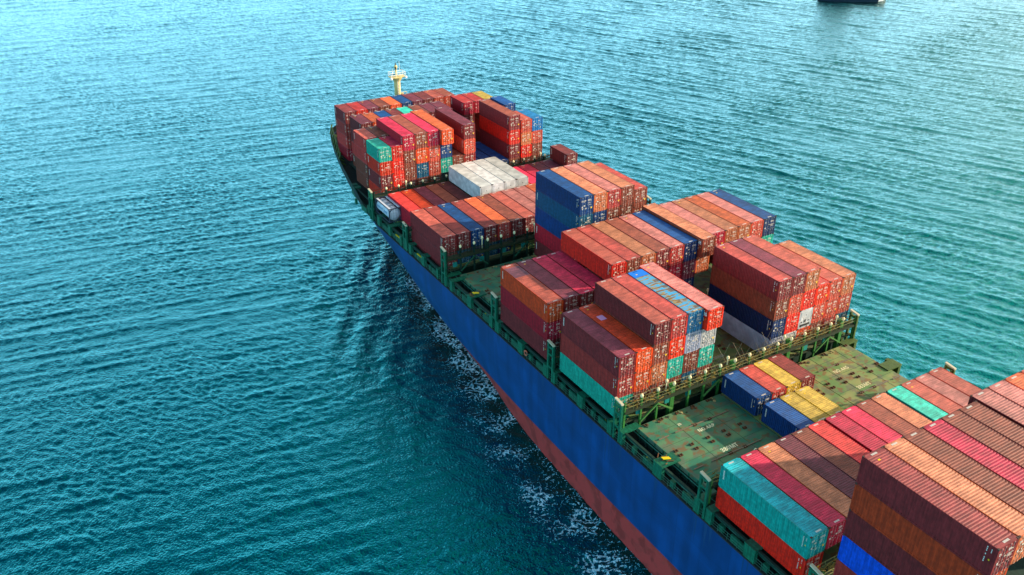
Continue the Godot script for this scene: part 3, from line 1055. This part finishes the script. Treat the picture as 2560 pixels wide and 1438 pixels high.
func marking(l: float, h: float, kind: int) -> Mesh:
	var key := "marking_%d_%.2f_%.2f" % [kind, l, h]
	if meshes.has(key):
		return meshes[key]
	var r := RandomNumberGenerator.new()
	r.seed = 100 + kind
	var mb := MB.new()
	var white := lin(206, 200, 188)
	mb.col = white
	# number on the roof, at both ends
	for z in [0.30, l - 0.34]:
		var x := 0.75 if z < 1.0 else W - 1.45
		for q in 7:
			mb.box(Vector3(x + q * 0.1, h - 0.02, z - 0.09), Vector3(x + q * 0.1 + 0.07, h - 0.012, z + 0.09))
	# number and data on the side, by the door end and at the fore end
	for q in 9:
		if r.randf() < 0.85:
			mb.box(Vector3(0.012, h - 0.42 - q * 0.17, l - 0.86), Vector3(0.04, h - 0.31 - q * 0.17, l - 0.78))
	for q in 4:
		if r.randf() < 0.8:
			mb.box(Vector3(0.012, h - 0.45 - q * 0.13, l - 0.50), Vector3(0.04, h - 0.36 - q * 0.13, l - 0.44))
	if kind % 3 == 1:
		for q in 6:
			mb.box(Vector3(0.012, h - 0.6 - q * 0.2, 0.45), Vector3(0.04, h - 0.47 - q * 0.2, 0.62))
	# door prints: number, plates, data lines
	var zd := l + 0.006
	for q in 2:
		mb.box(Vector3(0.24, h - 0.62 - q * 0.14, zd), Vector3(0.24 + r.randf_range(0.2, 0.5), h - 0.56 - q * 0.14, zd + 0.02))
		mb.box(Vector3(1.36, h - 0.56 - q * 0.14, zd), Vector3(1.36 + r.randf_range(0.3, 0.7), h - 0.50 - q * 0.14, zd + 0.02))
	for q in 4:
		if r.randf() < 0.8:
			mb.box(Vector3(1.36, h - 1.0 - q * 0.13, zd), Vector3(1.36 + r.randf_range(0.25, 0.8), h - 0.965 - q * 0.13, zd + 0.02))
	mb.box(Vector3(0.30, h * 0.42, zd), Vector3(0.50, h * 0.42 + 0.2, zd + 0.02))
	for q in 5:
		mb.col = [white, lin(200, 190, 170), lin(60, 50, 46)][r.randi() % 3]
		var x := r.randf_range(0.3, 2.0)
		var y := r.randf_range(0.3, h - 0.6)
		mb.box(Vector3(x, y, zd + 0.001), Vector3(x + r.randf_range(0.1, 0.3), y + r.randf_range(0.06, 0.2), zd + 0.021))
	mb.col = lin(236, 190, 20)
	if kind % 2 == 0:
		mb.box(Vector3(1.92, h * 0.3, zd), Vector3(2.14, h * 0.3 + 0.28, zd + 0.022))
	mb.box(Vector3(0.01, h - 1.45, l - 0.53), Vector3(0.04, h - 1.33, l - 0.42))
	if kind % 3 == 0:
		mb.box(Vector3(0.7, h - 0.02, 0.95), Vector3(0.95, h - 0.011, 1.1))
	meshes[key] = mb.mesh(true)
	return meshes[key]

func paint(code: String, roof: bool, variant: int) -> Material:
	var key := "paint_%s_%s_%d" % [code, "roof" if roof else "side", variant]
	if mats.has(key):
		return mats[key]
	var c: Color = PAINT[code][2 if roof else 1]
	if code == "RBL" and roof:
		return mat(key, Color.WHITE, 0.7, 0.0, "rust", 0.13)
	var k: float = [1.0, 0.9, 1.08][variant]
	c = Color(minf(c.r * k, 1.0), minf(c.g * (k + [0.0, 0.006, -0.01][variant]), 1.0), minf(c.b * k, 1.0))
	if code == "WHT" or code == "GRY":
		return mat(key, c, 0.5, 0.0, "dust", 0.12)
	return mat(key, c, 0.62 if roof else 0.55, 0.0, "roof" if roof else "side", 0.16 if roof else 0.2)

func container(code: String, l: float, h: float, at: Vector3, label: String) -> Node3D:
	var cs := code.split("/")
	var rc := cs[0]
	var sc := cs[1] if cs.size() > 1 else cs[0]
	var reefer := rc == "REF"
	if reefer:
		rc = "WHT"
		sc = "WHT"
	var o := node("shipping_container", self, at)
	tag(o, label, "shipping container", "shipping containers stacked on the ship")
	var v := rng.randi() % 3
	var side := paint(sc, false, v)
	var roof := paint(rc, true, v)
	obj("frame", cmesh("frame", l, h), side, o)
	obj("corner_casting", cmesh("casting", l, h), mat("casting", Color8(70, 50, 42), 0.8), o)
	obj("side_panel", cmesh("smooth_side" if reefer else "side_panel", l, h), side, o)
	var s2 := obj("side_panel", cmesh("smooth_side" if reefer else "side_panel", l, h), side, o, Vector3(W, 0, l))
	s2.rotation.y = PI
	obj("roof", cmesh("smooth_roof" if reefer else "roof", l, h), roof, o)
	obj("front_wall", cmesh("front_wall", l, h), side, o)
	if reefer:
		obj("machine_panel", cmesh("machine_end", l, h), side, o, Vector3(0, 0, l))
		obj("air_grille", cmesh("machine_grille", l, h), mat("grille_dark", Color8(50, 52, 54), 0.7), o, Vector3(0, 0, l))
		return o
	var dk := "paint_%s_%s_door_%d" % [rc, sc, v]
	var dc: Color = PAINT[sc][1].lerp(PAINT[sc][2], 0.55)  # door colour partway to the roof tone: fading, with sunlight painted in
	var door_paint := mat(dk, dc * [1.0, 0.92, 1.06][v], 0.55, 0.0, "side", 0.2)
	var steel := mat("bar_%s" % sc, PAINT[sc][1].lerp(Color8(200, 190, 176), 0.55), 0.45, 0.0)
	for k in 2:
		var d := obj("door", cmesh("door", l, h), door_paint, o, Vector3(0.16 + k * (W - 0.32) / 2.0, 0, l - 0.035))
		for b in 2:
			obj("locking_bar", cmesh("locking_bar", l, h), steel, d, Vector3(0.30 + b * 0.44, 0, -0.02))
	obj("marking", marking(l, h, rng.randi() % 6), vmat("print", 0.6), o).set_meta("kind", "stuff")
	return o

const ORD := ["", "first", "second", "third", "fourth", "fifth", "sixth", "seventh", "eighth", "ninth", "tenth", "eleventh", "twelfth", "thirteenth", "fourteenth", "fifteenth", "sixteenth"]

func bays() -> Array:
	# name in labels, z of the fore end, x of row 0, default length, height of 20s, rows "row:top:paints:length:z"
	return [
		["bay by the cream foremast", -92.9, 0.55, L20, STD, ["2:1.3:MAR,RUS,RUS,CRM", "3:1.3:RED,MAR", "4:1.3:PUR,RUS", "5:1.3:BRN,RED", "6:1.3:ORG,BRN", "7:1.3:BLU,MAR", "8:1.3:PUR,RUS", "9:1.3:MAR,PUR", "10:1.3:SAL,RUS", "11:1.3:BRN/SAL,RUS,MAR,BRN"]],
		["second bay from the foremast", -84.0, 0.35, L20, STD, ["2:1.5:PUR/MAR,MAR,RUS,BRN", "3:1.5:ORG,RUS", "4:1.5:BLU,BRN", "5:1.5:MAR,RUS", "6:1.5:MNT,MAR", "7:1.5:BRN,PUR", "8:1.5:PUR,MAR", "9:1.5:PUR,BRN", "10:-1.1:MAR,RUS", "11:2.2:RED/CRM,MAR,RUS,BRN", "12:2.2:RED/CRM,MAR,RUS,BRN", "13:2.2:YEL,BRN,RUS,MAR"]],
		["third bay from the foremast", -75.6, 0.22, L20, STD, ["1:1.5:SAL/RUS,RUS,BRN,BRN", "2:1.5:BRN,MAR,RUS,BRN", "13:3.3:BLU,RUS,MAR,BRN", "14:-0.7:MAR,RUS,BRN"]],
		["short bay before the white tank", -69.3, 0.22, L20, STD, ["1:1.43:MNT,VRM,MAR,VRM", "2:1.43:CRM/RED,RED,RED,VRM", "13:1.85:SAL,TAN,RED,BRN", "14:1.8:SKY,SAL,BRN,BRN"]],
		["bay before the white boxes", -75.4, 0.0, L40, HC, ["3:3.03:CRM,BRN,BRN,MAR", "4:3.03:BRN,ORG,TEL,BRN", "5:3.03:CRM,SAL,SAL,BRN", "6:3.1:ORG:45:-76.1", "6:0.2:BLU,MNT,BRN", "7:-2.8:BRN,MAR", "8:3.05:PUR/MAR,SAL,RUS,MAR", "9:-5.6:NAV", "10:-5.6:NAV", "11:-5.6:NAV", "12:3.1:BRN/MAR,RED,MAR,BRN"]],
		["bay beside the white tank", -60.3, 0.1, L40, HC, ["1:-6.12:RED/CRM", "2:-6.12:VRM", "3:-6.12:PUR", "4:-6.12:BRN", "5:-6.12:MAR", "6:-3.13:REF,REF", "7:-3.13:REF,REF", "8:-3.13:REF,REF", "9:-3.13:REF,REF", "10:-6.12:ORG", "11:-6.12:CRM", "12:-6.12:CRM", "13:-6.12:PUR", "14:-6.12:PUR", "15:-3.3:MAR:20", "15:-6.12:PUR"]],
		["bay behind the white tank", -46.77, 0.92, L40, HC, ["0:-4.0:SAL/MAR,MAR", "1:-4.0:RUS/MAR,TEL", "2:-4.0:BLU,NAV", "3:-4.0:RUS/MAR,TEL", "4:-4.0:ORG/RUS,NAV", "5:-4.0:BRN/MAR,TEL", "6:-4.0:SAL/MAR,MAR", "7:-4.0:PNK,MAR", "8:-4.0:PNK,RUS", "9:-4.0:ORG,RUS", "10:-4.0:ORG,BRN"]],
		["bay of the tall blue stack", -30.0, 0.1, L40, HC, ["6:5.93:BLU,TEL,BLU,CRM,MAR", "7:5.93:TAN,BLU,BRN,RUS,MAR", "8:5.93:PNK/RUS,BRN,TAN,RUS,BRN", "9:5.93:TAN/BRN,BRN,TAN,RUS,BRN", "10:5.1:RUS/BRN,BRN,RUS,TAN,BRN"]],
		["bay of the bright red box", -15.3, 0.22, L40, HC, ["0:-0.28:SAL/ORG,CRM,MAR", "1:-0.28:PUR/MAR,MAR,BRN", "2:-0.28:CRM/MAR,PUR,RUS", "3:-0.28:CRM,MAR,BRN", "4:2.75:SAL/RED,BRN,RUS,MAR", "5:2.75:RUS/BRN,MAR,RUS,BRN", "6:2.75:TAN,BRN,MAR,RUS", "7:2.75:BRN/MAR,PUR,MAR,BRN", "8:2.75:PNK/RUS,CRM,PUR,BRN", "9:2.75:BLU/NAV,PUR,NAV,BRN", "10:3.15:TAN/BRN:45:-16.0", "10:0.2:TAN,NAV,BRN", "11:3.05:PNK/CRM,BRN,RUS,MAR", "12:3.05:TAN,BRN,RUS,MAR", "13:3.05:ORG/TAN,BRN,RUS,MAR", "14:3.05:PNK/SAL,BRN,RUS,MAR", "15:3.05:BLU/NAV,MNT,RUS,BRN"]],
		["bay before the open hatches", 0.0, 0.22, L40, HC, ["0:0.0:PUR/MAR,RUS,MNT", "1:0.0:VRM/ORG,ORG,BRN", "2:3.0:SAL/MAR,BRN,TAN,BRN", "3:3.0:RUS,VRM,MNT,BRN", "4:3.0:RBL,GRY,BRN,TEL", "5:3.05:PNK/VRM:45:-0.76", "5:0.1:WHT,MNT,BRN", "10:3.15:RUS/MAR,BRN,NAV,GRY", "11:3.15:PUR/MAR,SAL,RED,WHT", "12:3.15:SAL/TAN,RED,REF,ORG", "13:0.41:RUS/VRM,SAL,BRN", "14:0.41:SAL,SAL,RUS", "15:0.41:TAN,SAL,TEL"]],
		["fore row on the open hatches", 13.9, 0.62, L20, STD, ["6:-6.7:BLU", "7:-6.7:RUS", "8:-6.7:YEL", "9:-6.7:MAR"]],
		["aft row on the open hatches", 20.95, 0.62, L20, STD, ["6:-6.7:BLU", "7:-6.7:YEL", "8:-6.7:YEL"]],
		["bay of the cyan box", 29.33, 0.74, L40, HC, ["0:-3.6:CYN,RED", "1:-3.6:CRM,MAR", "2:-3.6:TAN,BRN", "3:-3.6:PUR,MAR", "4:-3.6:BRN/PUR,MAR", "5:-3.6:RED/CRM,BRN", "6:-3.6:CRM,BRN", "7:-3.6:CRM,MAR", "8:-3.6:BRN,MAR", "9:-3.6:TAN/BRN,RUS", "10:-3.6:MNT,RUS", "11:-3.6:SAL,BRN", "12:-3.6:PNK,RUS", "13:-3.6:SAL,RUS"]],
		["bay behind the cyan box", 45.5, -0.77, L40, HC, ["0:9.67:MAR,UMB,MAR,COB,RUS,BRN,MAR", "1:9.67:TAN,BRN", "2:9.67:BRN,RUS", "3:9.67:CRM,MAR", "4:9.67:BRN/MAR,MAR", "5:9.67:BRN,MAR", "6:9.67:PNK/MAR,RUS:45:44.74", "7:9.67:PNK,BRN:45:44.74", "8:9.67:ORG,RUS:45:44.74", "9:9.67:SAL,BRN:45:44.74", "10:9.67:PNK,RUS:45:44.74", "11:9.67:BRN,MAR", "12:9.67:RUS,MAR", "13:9.67:TAN,MAR", "14:9.67:RUS,MAR", "15:9.67:RUS,BRN,MAR,RUS,BRN,MAR,RUS"]],
	]

func build_cargo() -> void:
	var all := []
	var bs := bays()
	for b in bs.size():
		var bay: Array = bs[b]
		for s in bay[5]:
			var f: PackedStringArray = s.split(":")
			var row := int(f[0])
			var top := float(f[1])
			var l: float = bay[3]
			var z: float = bay[1]
			if f.size() > 3:
				l = {"45": L45, "20": L20}[f[3]]
			if f.size() > 4:
				z = float(f[4])
			var x: float = bay[2] + 2.52 * row
			if b >= 12 and row > 5:
				x += 0.25
			if b >= 12 and row > 9:
				x += 0.25
			var tier := 0
			for code in f[2].split(","):
				var h: float = bay[4] if l != L20 else STD
				if b == 13 and tier > 3:
					h = STD
				all.append({"bay": b, "row": row, "tier": tier, "code": code, "l": l, "h": h, "x": x, "z": z, "y": top - h, "top": top})
				top -= h
				tier += 1
	var used := {}
	var count := 0
	for c in all:
		if not seen(c, all):
			continue
		count += 1
		var code: String = c.code
		var roof_code := code.split("/")[0]
		var look: String = "white refrigerated" if roof_code == "REF" else PAINT[roof_code][0]
		if code.contains("/"):
			var side_look: String = PAINT[code.split("/")[1]][0]
			if side_look != look and c.tier == 0:
				look = look + "-topped " + side_look
		var kind := "box" if c.l == L40 else ("short box" if c.l == L20 else "long box")
		var stack := 1
		var rows := {}
		for o in all:
			if o.bay == c.bay and o.row < c.row:
				rows[o.row] = true
		stack += rows.size()
		var tier_word: String = "topmost" if c.tier == 0 else ["", "second", "third", "fourth", "fifth", "sixth", "seventh"][c.tier] + " down"
		if c.tier == 0 and c.l == L40:
			for o in all:
				if o.bay == c.bay and o.row == c.row and o.top > c.top:
					tier_word = "under the longer"
		var where := "%s stack from port" % ORD[stack]
		var label := "%s %s, %s, %s, %s" % [look, kind, tier_word, where, bs[c.bay][0]]
		if used.has(label):
			label = label.replace(tier_word, "lower " + tier_word)
		used[label] = true
		var o := container(code, c.l, c.h, Vector3(c.x, c.y, c.z), label)
		extras(o, c)
	print("containers ", count)

func seen(c: Dictionary, all: Array) -> bool:
	if c.tier == 0 and (c.bay != 13 or c.row < 16):
		return true
	var port := -99.0
	var starb := -99.0
	var aft := -9.3
	var gap := 3.0
	for o in all:
		var overlap: bool = o.z < c.z + c.l - 0.6 and o.z + o.l > c.z + 0.6
		if overlap and o.row == c.row - 1:
			port = maxf(port, o.top)
		if overlap and o.row == c.row + 1:
			starb = maxf(starb, o.top)
		var g: float = o.z - (c.z + c.l)
		if g > -0.2 and g < 6.0 and absf(o.x - c.x) < 2.0:
			aft = maxf(aft, o.top)
			gap = g
	if port < c.top - 0.3 or starb < c.top - 0.3:
		return true
	if c.bay == 13:
		return false
	return c.top > aft - gap * 0.7 - 0.4

func extras(o: Node3D, c: Dictionary) -> void:
	var mb := MB.new()
	if c.bay == 8 and c.row == 0 and c.tier == 0:
		# repainted part of the roof
		var im := mat("patch_purple", Color8(124, 70, 82), 0.65, 0.0, "roof", 0.16)
		mb.box(Vector3(0.06, c.h - 0.021, 0.95), Vector3(W - 0.06, c.h - 0.013, 3.95))
		obj("repainted_patch", mb.mesh(), im, o)
	if c.bay == 9 and c.row == 1 and c.tier == 0:
		mb.box(Vector3(0.7, c.h - 0.019, 3.0), Vector3(1.6, c.h - 0.010, 4.1))
		obj("roof_patch", mb.mesh(), mat("patch_pink", Color8(226, 150, 190), 0.6), o)
	if c.bay == 9 and c.row == 4 and c.tier == 0:
		mb.box(Vector3(0.06, c.h - 0.021, 0.1), Vector3(W - 0.06, c.h - 0.012, 1.7))
		obj("sound_blue_sheet", mb.mesh(), mat("patch_blue", Color8(0, 112, 212), 0.6), o)
	if (c.bay == 8 or c.bay == 9) and c.l == L45:
		var tm := TextMesh.new()
		var f := SystemFont.new()
		f.font_names = PackedStringArray(["Droid Sans"])
		f.font_weight = 700
		tm.font = f
		tm.text = "45"
		tm.font_size = 64
		tm.pixel_size = 0.009
		tm.depth = 0.01
		var t := obj("length_mark", tm, mat("white_print", Color8(230, 226, 220), 0.6), o)
		t.rotation.y = -PI / 2
		t.position = Vector3(-0.004, c.h - 0.75, c.l - 0.6)

func build_tank() -> void:
	var o := node("tank_container", self, Vector3(0.35, -9.22, -60.8))
	tag(o, "white tank in a dark steel frame at the port rail", "tank container")
	var frame := mat("tank_frame", Color8(54, 62, 78), 0.6)
	var white := mat("tank_white", Color8(206, 216, 228), 0.4, 0.0, "hull", 0.3)
	var mb := MB.new()
	for z in [0.0, L20 - 0.16]:
		for x in [0.0, W - 0.16]:
			mb.box(Vector3(x, 0, z), Vector3(x + 0.16, STD, z + 0.16))
		mb.box(Vector3(0.16, 0.0, z + 0.01), Vector3(W - 0.16, 0.16, z + 0.15))
		mb.box(Vector3(0.16, STD - 0.16, z + 0.01), Vector3(W - 0.16, STD - 0.01, z + 0.15))
		for c in [[0.16, 0.16, 0.62, 0.0], [W - 0.16, 0.16, W - 0.62, 0.0], [0.16, STD - 0.16, 0.62, 1.0], [W - 0.16, STD - 0.16, W - 0.62, 1.0]]:
			var y2 := 0.62 if c[3] < 0.5 else STD - 0.62
			mb.bar(Vector3(c[0], y2, z + 0.08), Vector3(c[2], c[1], z + 0.08), 0.13, 0.13)
	for x in [0.0, W - 0.12]:
		mb.box(Vector3(x + 0.01, 0.0, 0.16), Vector3(x + 0.11, 0.14, L20 - 0.16))
		mb.box(Vector3(x + 0.01, STD - 0.13, 0.16), Vector3(x + 0.11, STD - 0.01, L20 - 0.16))
	obj("frame", mb.mesh(), frame, o)
	mb = MB.new()
	var c := Vector3(W / 2, STD / 2, 0)
	mb.tube(c + Vector3(0, 0, 0.35), c + Vector3(0, 0, L20 - 0.35), 1.13, 28)
	var t := obj("tank_shell", mb.mesh(), white, o)
	mb = MB.new()
	mb.tube(c + Vector3(0, 0, L20 - 0.35), c + Vector3(0, 0, L20 - 0.18), 1.13, 28, 0.75)
	mb.tube(c + Vector3(0, 0, L20 - 0.18), c + Vector3(0, 0, L20 - 0.11), 0.75, 28, 0.2)
	obj("dished_end", mb.mesh(), white, o)
	for z in [1.1, 2.4, 3.7, 5.0]:
		mb = MB.new()
		mb.tube(c + Vector3(0, 0, z), c + Vector3(0, 0, z + 0.05), 1.15, 28)
		obj("hoop", mb.mesh(), mat("hoop", Color8(180, 190, 204), 0.4), t)
	mb = MB.new()
	for x in [0.14, W - 0.50]:
		mb.box(Vector3(x, STD - 0.1, 0.2), Vector3(x + 0.36, STD - 0.03, L20 - 0.2))
	obj("walkway", mb.mesh(), mat("walkway_grey", Color8(196, 204, 214), 0.5), o)
	mb = MB.new()
	for z in [1.2, 2.6, 4.2]:
		mb.box(Vector3(0.5, STD - 0.12, z), Vector3(W - 0.5, STD - 0.06, z + 0.18))
	mb.tube(Vector3(W / 2, STD - 0.2, 3.2), Vector3(W / 2, STD - 0.04, 3.2), 0.28, 12)
	obj("manhole", mb.mesh(), mat("manhole", Color8(120, 134, 150), 0.5), o)
	mb = MB.new()
	for q in 9:
		if q != 5:
			mb.box(Vector3(0.062, STD * 0.5 + 0.0, 0.7 + q * 0.5), Vector3(0.075, STD * 0.5 + 0.34, 0.95 + q * 0.5))
	obj("lettering", mb.mesh(), mat("letter_teal", Color8(70, 130, 170), 0.6), o)

# ---------------------------------------------------------------- the vessel at the top of the picture
func build_far_ship() -> void:
	var o := node("distant_vessel", self, Vector3(309.5, WATER, -208.0))
	tag(o, "dark hulled vessel cut off by the top edge of the photo", "ship")
	o.rotation.y = -atan2(17.0, 24.0)
	var mb := MB.new()
	var st := [[-19.0, 0.6], [-17.0, 3.0], [-12.0, 3.9], [4.0, 4.0], [8.0, 3.4], [11.0, 1.6], [12.5, 0.1]]
	for i in st.size() - 1:
		var a: Array = st[i]
		var b: Array = st[i + 1]
		for s in [-1.0, 1.0]:
			mb.quad(Vector3(a[0], -1.5, s * a[1] * 0.92), Vector3(b[0], -1.5, s * b[1] * 0.92), Vector3(b[0], 3.4, s * b[1]), Vector3(a[0], 3.4, s * a[1]))
		mb.quad(Vector3(a[0], 3.2, -a[1]), Vector3(b[0], 3.2, -b[1]), Vector3(b[0], 3.2, b[1]), Vector3(a[0], 3.2, a[1]))
	obj("hull", mb.mesh(), mat("far_hull", Color8(16, 36, 52), 0.5), o)
	mb = MB.new()
	mb.box(Vector3(-16, 3.2, -3.2), Vector3(-4, 8.4, 3.2))
	mb.box(Vector3(-14, 8.4, -2.8), Vector3(-7, 11.2, 2.8))
	var bow := MB.new()
	for sd in [-1.0, 1.0]:
		bow.quad(Vector3(8.2, 0.25, sd * 3.2), Vector3(11.0, 0.25, sd * 1.6), Vector3(11.0, 0.95, sd * 1.65), Vector3(8.2, 0.95, sd * 3.25))
	obj("bow_stripe", bow.mesh(), mat("far_white", Color8(224, 224, 216), 0.5), o)
	obj("deckhouse", mb.mesh(), mat("far_white", Color8(224, 224, 216), 0.5), o)
	mb = MB.new()
	mb.tube(Vector3(-11, 11, 0), Vector3(-11, 18, 0), 0.3, 8)
	obj("mast", mb.mesh(), mat("far_white", Color8(224, 224, 216), 0.5), o)
